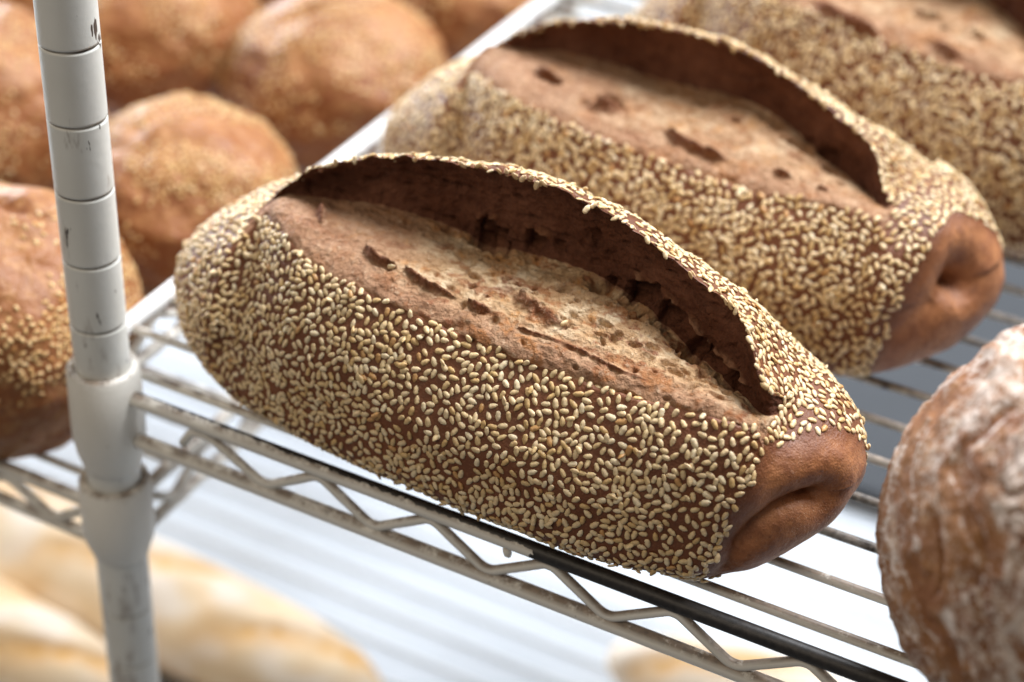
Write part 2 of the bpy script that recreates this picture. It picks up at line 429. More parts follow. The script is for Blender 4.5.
def mat_crumb():
    s = NT('split_crumb'); a, ch = s.mask()
    mid = s.noise(190, 5, 0.65); fine = s.noise(1000, 4, 0.75); big = s.noise(45, 3); grain = s.noise(520, 3, 0.7)
    skin = s.ramp(mid, [(0.32, (0.26, 0.118, 0.060)), (0.68, (0.44, 0.235, 0.135))])
    open_ = s.ramp(mid, [(0.3, (0.40, 0.225, 0.105)), (0.7, (0.62, 0.41, 0.225))])
    c = s.mixc(s.maprange(ch[0], 0.25, 0.85), skin, open_)
    patch = s.math('MULTIPLY', s.maprange(s.noise(95, 4, 0.6), 0.50, 0.66), s.maprange(ch[0], 0.3, 0.8))
    c = s.mixc(s.math('MULTIPLY', patch, 0.75), c, (0.80, 0.63, 0.42))
    gold = s.math('MULTIPLY', s.maprange(s.noise(120, 4, 0.7), 0.54, 0.66), s.maprange(ch[0], 0.2, 0.7))
    c = s.mixc(s.math('MULTIPLY', gold, 0.7), c, (0.50, 0.22, 0.06))
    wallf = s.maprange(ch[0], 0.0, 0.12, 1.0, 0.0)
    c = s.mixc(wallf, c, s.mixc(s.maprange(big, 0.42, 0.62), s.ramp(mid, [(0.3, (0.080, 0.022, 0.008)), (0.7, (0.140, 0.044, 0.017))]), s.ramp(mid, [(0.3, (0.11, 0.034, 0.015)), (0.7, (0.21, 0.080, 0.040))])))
    toast = s.math('MULTIPLY', ch[1], s.maprange(grain, 0.30, 0.58, 0.30, 1.0))
    c = s.mixc(toast, c, s.ramp(big, [(0.35, (0.19, 0.048, 0.015)), (0.65, (0.42, 0.165, 0.045))]))
    c = s.mixc(s.math('MULTIPLY', ch[2], 0.92), c, s.ramp(grain, [(0.35, (0.11, 0.028, 0.009)), (0.7, (0.27, 0.080, 0.024))]))
    c = s.mixc(s.math('MULTIPLY', s.maprange(fine, 0.57, 0.68), 0.55), c, (0.17, 0.075, 0.035))
    c = s.mixc(s.math('MULTIPLY', s.math('MULTIPLY', s.maprange(grain, 0.58, 0.70), 0.4), s.maprange(ch[0], 0.05, 0.2)), c, (0.74, 0.56, 0.38))
    vor = s.n('ShaderNodeTexVoronoi'); vor.inputs['Scale'].default_value = 480; s.l(s.coord(), vor.inputs['Vector'])
    nrm = s.bump(fine, 0.0009, 0.9); nrm = s.bump(grain, 0.0016, 0.8, nrm); nrm = s.bump(mid, 0.0016, 0.7, nrm); nrm = s.bump(vor.outputs[0], 0.0010, 0.6, nrm)
    return s.out(c, 0.75, nrm, 0.3)
def mat_seed():
    s = NT('sesame_seed'); a, ch = s.mask()
    mid = s.noise(900, 2)
    c = s.mixc(s.maprange(mid, 0.3, 0.7, 0.0, 0.35), a.outputs['Color'], (0.42, 0.25, 0.11))
    m_ = s.out(c, 0.42, s.bump(s.noise(2500, 2), 0.0001, 0.4), 0.5)
    s.b.inputs['Subsurface Weight'].default_value = 0.12
    s.b.inputs['Subsurface Radius'].default_value = (0.0010, 0.0006, 0.0003)
    s.b.inputs['Subsurface Scale'].default_value = 1.0
    return m_
def mat_enamel(name, chip=0.0, bare_from=None, dark=False):
    """white shelf enamel: grime on upward faces, chips to black metal"""
    s = NT(name); co = s.coord(); xyz = s.sep(co)
    geo = s.n('ShaderNodeNewGeometry'); nz = s.sep(geo.outputs['Normal'])
    up = nz[2]
    n1 = s.noise(120, 4, 0.65); n2 = s.noise(430, 3, 0.6); n3 = s.noise(22, 3); n4 = s.noise(900, 2, 0.7)
    c = s.mixc(s.maprange(n3, 0.3, 0.7), (0.78, 0.75, 0.685), (0.70, 0.665, 0.595))
    gr = s.math('MULTIPLY', s.maprange(up, 0.35, 0.85), s.maprange(s.math('ADD', n1, s.math('ADD', s.math('MULTIPLY', n4, 0.35), s.maprange(xyz[0], 0.05, 0.20, 0.0, 0.13))), 0.58, 0.76))
    c = s.mixc(s.math('MULTIPLY', gr, 0.85), c, s.ramp(n2, [(0.3, (0.075, 0.042, 0.024)), (0.7, (0.24, 0.16, 0.10))]))
    spots = s.maprange(n2, 0.70, 0.74)
    c = s.mixc(s.math('MULTIPLY', spots, 0.7), c, (0.09, 0.06, 0.045))
    rough = 0.50
    if chip or bare_from is not None:
        back = s.math('ADD', s.math('MULTIPLY', nz[2], 0.80), s.math('MULTIPLY', nz[1], 0.60))
        amt = s.maprange(xyz[0], 0.02, 0.165, 0.15, 1.0)
        th = s.math('SUBTRACT', s.math('ADD', back, s.math('ADD', s.math('MULTIPLY', s.math('SUBTRACT', n1, 0.5), 0.9), s.math('MULTIPLY', s.math('SUBTRACT', n2, 0.5), 0.9))), s.math('SUBTRACT', 1.02, amt))
        k = s.maprange(th, -0.01, 0.02)
        if bare_from is not None:
            e = s.math('ADD', xyz[0], s.math('ADD', s.math('MULTIPLY', s.math('SUBTRACT', n1, 0.5), 0.014), s.math('MULTIPLY', s.math('SUBTRACT', n2, 0.5), 0.008)))
            k = s.math('MAXIMUM', k, s.maprange(e, bare_from, bare_from + 0.0006))
        c = s.mixc(k, c, s.ramp(n2, [(0.35, (0.010, 0.008, 0.007)), (0.8, (0.035, 0.028, 0.024))]))
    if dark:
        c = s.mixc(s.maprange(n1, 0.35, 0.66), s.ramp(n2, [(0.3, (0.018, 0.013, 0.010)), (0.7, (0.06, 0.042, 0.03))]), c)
    return s.out(c, rough, s.bump(n2, 0.0003, 0.5), 0.5)
def mat_plain(name, col, rough=0.5, var=0.12, scale=40):
    s = NT(name); n_ = s.noise(scale, 4)
    d = [max(0, q * (1 - var)) for q in col]; e = [min(1, q * (1 + var)) for q in col]
    return s.out(s.ramp(n_, [(0.3, d), (0.7, e)]), rough, s.bump(s.noise(scale * 8, 3), 0.0003, 0.4))

CRUST, CRUMB, SEED = mat_crust(), mat_crumb(), mat_seed()
ENAMEL = mat_enamel('white_enamel')
RAIL = mat_enamel('chipped_rail_enamel', chip=1.0, bare_from=0.1640)
WORN = mat_enamel('worn_wire_enamel', dark=True)
ENAMEL_CLEAN = mat_plain('clean_white_enamel', (0.80, 0.80, 0.79), 0.45, 0.05, 20)
GRIME = mat_plain('groove_grime', (0.10, 0.07, 0.05), 0.8, 0.5, 200)

# ------------------------------------------------------------------ the rack
# post: one tube with a rolled groove every inch
PR = 0.0094; PX = -0.0015
prof = []; gi = []
zs = -0.62
prof.append((PR, zs))
k0 = math.ceil(zs / 0.0254)
for k in range(k0, 24):
    z = k * 0.0254 + 0.0012
    for dz, dr in ((-0.0030, 0), (-0.0012, 0), (-0.00055, 0), (-0.00035, -0.00045), (0.00035, -0.00045), (0.00055, 0), (0.0012, 0), (0.0030, 0)):
        if dz == -0.00035: gi.append(len(prof))
        prof.append((PR + dr, z + dz))
prof.append((PR, 0.62))
def mat_post():
    s = NT('post_enamel'); co = s.coord(); xyz = s.sep(co)
    mp = s.n('ShaderNodeMapping'); mp.inputs['Scale'].default_value = (1, 1, 0.25); s.l(co, mp.inputs[0])
    v = s.noise(130, 4, 0.65, mp.outputs[0]); b = s.noise(30, 3); f = s.noise(360, 3, 0.6)
    v2 = s.noise(260, 3, 0.6, mp.outputs[0])
    c = s.mixc(s.maprange(b, 0.3, 0.7), (0.74, 0.73, 0.68), (0.66, 0.645, 0.59))
    low = s.maprange(xyz[2], 0.05, -0.10, 0.0, 0.10)
    st = s.maprange(s.math('ADD', v, low), 0.62, 0.72)
    c = s.mixc(s.math('MULTIPLY', st, 0.55), c, (0.20, 0.14, 0.10))
    c = s.mixc(s.maprange(v2, 0.675, 0.70), c, (0.08, 0.06, 0.05))
    return s.out(c, 0.40, s.bump(f, 0.0002, 0.4), 0.5)
def mat_groove():
    s = NT('post_groove'); n_ = s.noise(70, 3); f = s.noise(500, 3)
    c = s.mixc(s.maprange(n_, 0.42, 0.66), (0.36, 0.33, 0.28), s.ramp(f, [(0.3, (0.05, 0.035, 0.025)), (0.7, (0.16, 0.12, 0.09))]))
    return s.out(c, 0.7)
post = revolve('rack_post', prof, 48, [mat_post(), mat_groove()], None, lambda i: 1 if i in gi else 0, (PX, 0, 0))
tag(post, 'grooved white enamelled upright post at the left, scuffed with grime, holding the wire shelves', 'post')

def collar(parent, z_top, z_bot, r_top, r_bot):
    h = z_top - z_bot
    pr = [(PR + 0.0003, z_top - 0.0004), (r_top - 0.0014, z_top), (r_top, z_top - 0.0012), (r_top + 0.0004, z_top - 0.55 * h), (r_bot, z_top - 0.70 * h),
          (r_bot * 0.94, z_top - 0.80 * h), (PR + 0.0013, z_top - 0.92 * h), (PR + 0.0008, z_bot + 0.0006), (PR + 0.0003, z_bot)]
    return revolve('corner_collar', pr, 40, ENAMEL, parent, None, (PX, 0, 0))
def truss(x_nodes, z_lo, z_hi, start):
    pts = [start]
    for i, x in enumerate(x_nodes):
        pts += [x]
    return pts

# -- right-hand wire shelf
shelf = tag(empty('wire_shelf', (0, 0, 0)), 'white chipped wire shelf carrying the sesame loaves, its front rail bare black at one end', 'wire shelf')
XR, YB_ = 0.62, 0.60
collar(shelf, 0.0085, -0.0345, 0.0124, 0.0127)
rod('front_rail', line((0.0085, 0, -0.0017), (XR, 0, -0.0017), 90), 0.0027, RAIL, shelf, 16)
rod('lower_front_rail', line((0.009, 0, -0.0195), (XR, 0, -0.0195), 60), 0.0027, ENAMEL, shelf, 14)
zz = [(0.0300, 0.0006, -0.0135), (0.0345, 0.0004, -0.0062), (0.0415, 0.0004, -0.0058)]
x = 0.0640
while x < XR - 0.03:
    zz += [(x - 0.0005, 0, -0.0176), (x + 0.0195, 0, -0.0052), (x + 0.0225, 0, -0.0052)]
    x += 0.0422
rod('zigzag_brace', fillet(zz, 0.0042, 7), 0.0017, ENAMEL, shelf, 10)
# end of the shelf (runs away from the viewer)
XE = -0.018
rod('end_rail', fillet([(-0.006, 0.008, -0.001), (XE, 0.024, -0.001), (XE, YB_, -0.001)], 0.010, 8), 0.0033, ENAMEL_CLEAN, shelf, 14)
rod('lower_end_rail', fillet([(-0.006, 0.008, -0.0195), (XE, 0.024, -0.0195), (XE, YB_, -0.0195)], 0.010, 8), 0.0024, ENAMEL, shelf, 12)
zz = [(XE, 0.030, -0.017)]; y = 0.05
while y < YB_ - 0.03:
    zz += [(XE, y, -0.0052), (XE, y + 0.021, -0.0176)]; y += 0.0422
rod('zigzag_brace', fillet(zz, 0.0042, 6), 0.0019, ENAMEL, shelf, 10)
# deck wires
rr = random.Random(3)
for k in range(27):
    y = 0.0125 + 0.02165 * k
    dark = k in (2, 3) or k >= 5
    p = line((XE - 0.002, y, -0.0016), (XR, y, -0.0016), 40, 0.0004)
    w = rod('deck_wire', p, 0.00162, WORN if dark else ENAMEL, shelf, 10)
# cross bars under the deck wires
for xb in (0.335, 0.60):
    rod('cross_bar', line((xb, 0, -0.0055), (xb, YB_, -0.0055), 4), 0.0024, ENAMEL, shelf)
# enamel drip under the front rail
bl = np.array([(0.1548, -0.0012, -0.0035), (0.1551, -0.0013, -0.0048), (0.1556, -0.0013, -0.0062), (0.1560, -0.0012, -0.0070)])
V, F_ = tube_data(bl, np.array([0.0012, 0.0014, 0.0013, 0.0006]), 10)
link('enamel_drip', poly_mesh('enamel_drip', V, F_, ENAMEL), shelf)

# -- left-hand wire shelf, one collar lower
shelf2 = tag(empty('wire_shelf', (0, 0, 0)), 'white wire shelf behind the post carrying the blurred round rolls', 'wire shelf')
ZL = -0.0565
collar(shelf2, ZL + 0.0160, ZL - 0.0185, 0.0126, 0.0129)
rod('front_rail', line((-0.009, 0, ZL - 0.001), (-0.62, 0, ZL - 0.001), 40), 0.0026, ENAMEL, shelf2, 14)
rod('lower_front_rail', line((-0.009, 0, ZL - 0.0175), (-0.62, 0, ZL - 0.0175), 40), 0.0025, ENAMEL, shelf2, 14)
zz = [(-0.014, 0, ZL - 0.004)]; x = -0.032
while x > -0.6:
    zz += [(x, 0, ZL - 0.0165), (x - 0.021, 0, ZL - 0.0045)]; x -= 0.0422
rod('zigzag_brace', fillet(zz, 0.0042, 6), 0.0019, ENAMEL, shelf2, 10)
rod('end_rail', line((-0.002, 0.009, ZL - 0.001), (-0.002, YB_, ZL - 0.001), 20), 0.0026, ENAMEL, shelf2, 12)
rod('lower_end_rail', line((-0.002, 0.009, ZL - 0.0185), (-0.002, YB_, ZL - 0.0185), 20), 0.0025, ENAMEL, shelf2, 12)
zz = [(-0.002, 0.016, ZL - 0.004)]; y = 0.032
while y < YB_ - 0.03:
    zz += [(-0.002, y, ZL - 0.0165), (-0.002, y + 0.021, ZL - 0.0045)]; y += 0.0422
rod('zigzag_brace', fillet(zz, 0.0042, 6), 0.0019, ENAMEL, shelf2, 10)
for k in range(27):
    y = 0.0125 + 0.02165 * k
    rod('deck_wire', line((0.0, y, ZL - 0.0016), (-0.62, y, ZL - 0.0016), 12), 0.0015, ENAMEL, shelf2, 8)

# -- lower wire shelf with a white liner
ZB = -0.300
shelf3 = tag(empty('wire_shelf', (0, 0, ZB)), 'out of focus white wire shelf on the level below, under the pale baguettes', 'wire shelf')
def lrod(name, a, b, r): rod(name, line(a, b, 6), r, ENAMEL_CLEAN, shelf3, 8)
lrod('front_rail', (-1.0, 0.0, -0.001), (0.75, 0.0, -0.001), 0.0028)
lrod('lower_front_rail', (-1.0, 0.0, -0.019), (0.75, 0.0, -0.019), 0.0026)
for k in range(62):
    y = 0.0125 + 0.02165 * k
    lrod('deck_wire', (-1.0, y, -0.0016), (0.75, y, -0.0012), 0.0008)
lin = NT('liner_white'); LINER = lin.out(lin.ramp(lin.noise(5, 3), [(0.3, (0.47, 0.505, 0.545)), (0.7, (0.51, 0.545, 0.58))]), 0.6, lin.bump(lin.noise(9, 3), 0.01, 0.4))
nx_, ny_ = 60, 50
gx, gy = np.meshgrid(np.linspace(-1.9, 1.3, nx_), np.linspace(-0.02, 1.9, ny_), indexing='ij')
gz = 0.0008 * perlin(np.stack([gx * 5, gy * 5, gx * 0], -1))
V = np.stack([gx, gy, gz], -1).reshape(-1, 3)
I = np.arange(nx_ * ny_).reshape(nx_, ny_)
Fq = np.stack([I[:-1, :-1], I[1:, :-1], I[1:, 1:], I[:-1, 1:]], -1).reshape(-1, 4)
liner = link('shelf_liner', mesh_np('shelf_liner', V, Fq, LINER), None, (0, 0, ZB - 0.0030))
tag(liner, 'bright white sheet lying beneath the wires of the lower shelf', 'shelf liner')

# -- added dark pan standing in for soft grey shade on the lower shelf
SHADE_PAN = mat_plain('shade_pan_grey', (0.046, 0.050, 0.056), 0.8, 0.10, 14)
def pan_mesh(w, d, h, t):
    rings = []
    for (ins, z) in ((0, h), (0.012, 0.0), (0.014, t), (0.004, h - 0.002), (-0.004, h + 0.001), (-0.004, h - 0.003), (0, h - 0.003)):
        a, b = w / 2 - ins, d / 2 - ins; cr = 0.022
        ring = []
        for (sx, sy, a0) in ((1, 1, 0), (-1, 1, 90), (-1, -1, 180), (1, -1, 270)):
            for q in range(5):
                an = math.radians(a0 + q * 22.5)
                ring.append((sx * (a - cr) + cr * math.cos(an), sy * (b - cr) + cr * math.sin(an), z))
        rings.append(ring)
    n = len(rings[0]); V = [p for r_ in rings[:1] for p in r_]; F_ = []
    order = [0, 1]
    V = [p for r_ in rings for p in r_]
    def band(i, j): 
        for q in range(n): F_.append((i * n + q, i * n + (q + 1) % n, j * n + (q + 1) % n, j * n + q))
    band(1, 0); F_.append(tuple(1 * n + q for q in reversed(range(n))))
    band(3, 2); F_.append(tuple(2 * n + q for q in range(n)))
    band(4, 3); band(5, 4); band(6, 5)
    return poly_mesh('shade_pan', V, F_, SHADE_PAN, False)
pan = link('shade_pan', pan_mesh(0.46, 0.56, 0.012, 0.002), None, (0.285, 0.725, ZB + 0.001))
tag(pan, 'added dark grey pan shape standing in for soft shade on the lower shelf, behind the flour dusted boule', 'sheet pan')

# ------------------------------------------------------------------ seeds
def seed_template(nr=6, ns=5):
    V = [(-0.5, 0, 0)]
    for i in range(1, ns + 1):
        u = i / (ns + 1); xx = -0.5 * math.cos(math.pi * u)
        w = math.sin(math.pi * u) * (1.0 - 0.62 * (u - 0.40)) * 0.5
        for j in range(nr):
            a = 2 * math.pi * (j + 0.5 * (i % 2)) / nr
            V.append((xx, w * math.cos(a), w * math.sin(a)))
    V.append((0.5, 0, 0)); V = np.array(V)
    T = []
    for j in range(nr): T.append((0, 1 + (j + 1) % nr, 1 + j))
    for i in range(ns - 1):
        for j in range(nr):
            a, b = 1 + i * nr + j, 1 + i * nr + (j + 1) % nr; c, d = a + nr, b + nr
            T += [(a, b, d), (a, d, c)]
    l = len(V) - 1; o = 1 + (ns - 1) * nr
    for j in range(nr): T.append((l, o + j, o + (j + 1) % nr))
    return V, np.array(T)
SV, ST = seed_template()
TINTS = np.array([(0.74, 0.56, 0.31), (0.79, 0.62, 0.38), (0.67, 0.48, 0.24), (0.76, 0.58, 0.34), (0.60, 0.40, 0.17), (0.83, 0.69, 0.46), (0.52, 0.28, 0.10)])
TW = np.array([.23, .19, .18, .19, .09, .09, .03])
SEED_MESH = []
for i, tcol in enumerate(TINTS):
    sz = np.array([3.10, 1.98, 0.95]) * (0.94 + 0.03 * i) * MM
    if i in (2, 4): sz = sz * np.array([1.06, 0.90, 1.0])
    SEED_MESH.append(mesh_np('sesame_seed', SV * sz, ST, SEED, np.tile(tcol, (len(SV), 1))))

def scatter(P, N, ok, rs, rmin, rmax, n_try, scale_noise=16.0):
    """dart throwing on the loaf grid: returns positions (mm), normals"""
    nx, nv = P.shape[:2]
    A = np.linalg.norm(np.cross(P[1:] - P[:-1], np.roll(P, -1, 1)[:-1] - P[:-1]), axis=-1)
    A = A * ok[:-1]
    cdf = np.cumsum(A.ravel()); cdf /= cdf[-1]
    idx = np.searchsorted(cdf, rs.rand(n_try)); i, j = np.unravel_index(np.minimum(idx, A.size - 1), A.shape)
    a, b = rs.rand(n_try)[:, None], rs.rand(n_try)[:, None]; j1 = (j + 1) % nv
    pos = (P[i, j] * (1 - a) + P[i + 1, j] * a) * (1 - b) + (P[i, j1] * (1 - a) + P[i + 1, j1] * a) * b
    nor = N[i, j]
    rad = rmin + (rmax - rmin) * smooth(-0.35, 0.45, perlin(pos / scale_noise + 5.5)) + 0.45 * smooth(0.42, 0.62, perlin(pos / 7.0 + 31.0))
    tan = rs.normal(size=(n_try, 3)); tan -= (tan * nor).sum(1)[:, None] * nor
    tan /= np.linalg.norm(tan, axis=1)[:, None]
    cell = 3.7; grid = {}; keep = []
    keys = np.floor(pos / cell).astype(int).tolist()
    posl, tanl, radl = pos.tolist(), tan.tolist(), rad.tolist()
    ia, ib = 1 / 3.08 ** 2, 1 / 1.97 ** 2
    for q in range(n_try):
        kx, ky, kz = keys[q]; px, py, pz = posl[q]; tx, ty, tz = tanl[q]; r2 = radl[q] ** 2; good = True
        for ax in (kx - 1, kx, kx + 1):
            for ay in (ky - 1, ky, ky + 1):
                for az in (kz - 1, kz, kz + 1):
                    for o in grid.get((ax, ay, az), ()):
                        dx, dy, dz = o[0] - px, o[1] - py, o[2] - pz
                        dd = dx * dx + dy * dy + dz * dz
                        if dd > 14: continue
                        u = dx * tx + dy * ty + dz * tz; v = dx * o[3] + dy * o[4] + dz * o[5]
                        m2 = 0.5 * (u * u * ia + (dd - u * u) * ib + v * v * ia + (dd - v * v) * ib)
                        if m2 < r2: good = False; break
                    if not good: break
                if not good: break
            if not good: break
        if good:
            grid.setdefault((kx, ky, kz), []).append((px, py, pz, tx, ty, tz)); keep.append(q)
    return pos[keep], nor[keep], tan[keep]

def seed_frames(pos, nor, tan, rs, lift=0.22, tilt=0.10):
    n = len(pos)
    N_ = nor + tilt * rs.normal(size=(n, 3)); N_ /= np.linalg.norm(N_, axis=1)[:, None]
    T = tan - (tan * N_).sum(1)[:, None] * N_; T /= np.linalg.norm(T, axis=1)[:, None]
    B = np.cross(N_, T)
    return pos + N_ * lift, T, B, N_

def add_seeds(root, pos, nor, tan, rs, as_parts, cam_local, size=1.0, tone=1.0):
    pos, T, B, N_ = seed_frames(pos, nor, tan, rs)
    n = len(pos); var = rs.choice(len(TINTS), n, p=TW)
    dvec = cam_local * 1000 - pos; dist = np.linalg.norm(dvec, axis=1)
    fac = (dvec * N_).sum(1) / dist
    score = np.where(fac > 0.25, (0.25 + fac) / dist ** 2, 0)
    order = np.argsort(-score)
    parts = order[:as_parts]; rest = order[as_parts:]
    for q in parts:
        o = bpy.data.objects.new('sesame_seed', SEED_MESH[var[q]]); COL.objects.link(o); o.parent = root
        m4 = Matrix.Identity(4); s_ = 0.93 + 0.16 * rs.rand()
        for a in range(3):
            m4[a][0] = T[q, a] * s_; m4[a][1] = B[q, a] * s_; m4[a][2] = N_[q, a] * s_; m4[a][3] = pos[q, a] * MM
        o.matrix_local = m4
    if len(rest) == 0: return
    nvt = len(SV)
    s_ = size * (0.90 + 0.20 * rs.rand(len(rest)))[:, None, None]
    L = SV[None] * np.array([3.10, 1.98, 0.95])[None, None] * s_
    Vw = pos[rest][:, None] + L[..., :1] * T[rest][:, None] + L[..., 1:2] * B[rest][:, None] + L[..., 2:] * N_[rest][:, None]
    Ft = (ST[None] + (np.arange(len(rest)) * nvt)[:, None, None]).reshape(-1, 3)
    col = np.repeat((TINTS[var[rest]] * tone * (0.92 + 0.16 * rs.rand(len(rest), 1)) * (np.array([1, 1, 1]) if tone == 1.0 else np.array([1, 0.86, 0.66])))[:, None], nvt, 1).reshape(-1, 3)
    o = link('sesame_coating', mesh_np('sesame_coating', Vw.reshape(-1, 3) * MM, Ft, SEED, col), root)
    o['kind'] = 'stuff'

# ------------------------------------------------------------------ sesame loaves
def split_mesh(P, keep_faces, attr, mat, name, parent, caps=False):
    nx, nv = P.shape[:2]
    I = np.arange(nx * nv).reshape(nx, nv); J = np.roll(I, -1, 1)
    Q = np.stack([I[:-1], I[1:], J[1:], J[:-1]], -1)
    Q = Q[:, :, ::-1]
    Q = Q[keep_faces[:-1]]
    used = np.unique(Q); mp = np.full(nx * nv, -1); mp[used] = np.arange(len(used))
    V = P.reshape(-1, 3)[used] * MM
    A = attr.reshape(-1, 3)[used]
    Fq = mp[Q]
    if caps:
        n0 = len(V)
        c0, c1 = P[0].mean(0) * MM - [0.0003, 0, 0], P[-1].mean(0) * MM + [0.0003, 0, 0]
        V = np.vstack([V, c0, c1]); A = np.vstack([A, A[:2]])
        a = mp[I[0]]; b = np.roll(a, -1); e = mp[I[-1]]; f = np.roll(e, -1)
        t0 = np.stack([a, b, np.full(nv, n0), np.full(nv, n0)], -1)[:, [0, 1, 2]]
        t1 = np.stack([f, e, np.full(nv, n0 + 1)], -1)
        me = bpy.data.meshes.new(name)
        fs = [tuple(q) for q in Fq.tolist()] + [tuple(q) for q in t0[:, ::-1].tolist()] + [tuple(q) for q in t1[:, ::-1].tolist()]
        me.from_pydata(V.tolist(), [], fs); me.update()
        at = me.attributes.new('mask', 'FLOAT_COLOR', 'POINT')
        c = np.ones((len(V), 4), np.float32); c[:, :3] = A; at.data.foreach_set('color', c.ravel())
        me.polygons.foreach_set('use_smooth', [True] * len(me.polygons))
        me.materials.append(mat)
    else:
        me = mesh_np(name, V, Fq, mat, A)
    return link(name, me, parent)

PITS1 = [(115.3, 54, 67.0, 8.0, 5.2, 6.5), (130.2, 55.0, 69.0, 4.6, 3.4, 5.0), (139.5, 55, 71, 3.0, 1.8, 2.5), (152.5, 56.3, 78, 4.2, 3.4, 3.0),
         (171.8, 49.5, 67.5, 6.5, 3.6, 5.5), (181.5, 47, 64.5, 6.0, 3.4, 5.5), (148.5, 41.0, 67.5, 3.0, 3.4, 4.0), (194.5, 42, 59.5, 5.5, 3.4, 5.0),
         (207, 36, 56.5, 4.5, 3.0, 4.5), (62.0, 48.0, 67.7, 4.0, 3.0, 3.5), (102, 54, 67, 4.0, 3.0, 3.0), (164.4, 42.0, 66.5, 2.5, 1.8, 2.6), (186, 36, 62.5, 2.6, 1.7, 2.6),
         (176, 36, 64.5, 2.0, 1.5, 2.2), (120, 42, 67.8, 2.2, 1.6, 1.8), (200, 33, 58.5, 2.2, 1.4, 2.2)]
TEARS1 = [([(84.5, 29.2, 65.6), (90, 27.0, 65.2), (97.3, 26.0, 64.8)], 1.5, 1.2), ([(101, 26.4, 64.6), (104.2, 25.6, 64.3), (111.1, 23.6, 63.3), (119.7, 23.5, 62.8)], 1.3, 1.0),
          ([(125.0, 23.5, 62.6), (129, 22.8, 62.2), (134.0, 22.6, 61.8)], 1.3, 1.2), ([(140.7, 21.2, 61.2), (150.7, 20.8, 61.3), (165.1, 20.5, 60.6), (179.1, 19.2, 59.2), (189.0, 18.6, 58.7)], 0.8, 0.55),
          ([(136, 34, 66.2), (141.5, 31.2, 65.3), (149.2, 28.6, 64.8), (155.3, 26.7, 64.2)], 1.2, 2.4), ([(56, 50, 67), (60, 42, 67.2), (64, 35, 66.3)], 1.5, 1.4)]
NOSE1 = [([(241.6, 27.0, 32.2), (239.5, 23.6, 32.9), (236.5, 20.7, 32.7), (232.7, 16.4, 31.0), (228.6, 11.9, 26.5), (225.4, 9.4, 20.3), (222.7, 8.2, 9.9)], 7.5, 5.0, 1.6)]
PITS2 = [(76, 33.5, 69.6, 4.6, 1.9, 3.6), (101, 32, 68.8, 5.5, 4.2, 6.0), (97, 29, 68.6, 2.4, 2.0, 3.0), (130, 46, 69.6, 3.0, 2.0, 2.4), (171, 41, 66.3, 7, 2.6, 4.5), (158, 45, 69.4, 5, 2.2, 4.0), (184, 37, 62, 6, 2.6, 4.5), (146, 40, 69.6, 2.2, 1.6, 2.0), (110, 49, 69, 5, 2.0, 3.0)]
TEARS2 = [([(68.3, 35.5, 70.2), (74, 35.6, 70), (79.2, 34.6, 69.8)], 1.5, 1.3), ([(97, 27.5, 68.3), (101, 28.5, 68.4), (105, 30.5, 68.6)], 2.0, 2.6), ([(127, 25.2, 66.7), (136, 22.5, 66), (143, 21, 65.5), (149.9, 20.8, 65.1)], 1.7, 1.5), ([(168.8, 22.5, 64.3), (174, 22.8, 64)], 1.4, 1.3), ([(185.5, 21.8, 63.3), (188.3, 21.5, 63.3)], 1.2, 1.2)]
NOSE2 = [([(236.5, 26.0, 40.5), (233.5, 22.5, 39.0), (231.0, 19.0, 35.5)], 17.0, 8.2, 2.8)]
PITS3 = [(137, 32, 67, 7.5, 2.6, 4.5), (160, 30, 66, 4, 2.2, 3.0), (110, 34, 67, 4, 2.5, 3.0)]
TEARS3 = [([(96, 20, 65), (109, 17, 64), (125, 15.5, 62.5)], 1.8, 2.2), ([(148, 19, 63.5), (160, 17, 62)], 1.5, 1.8)]

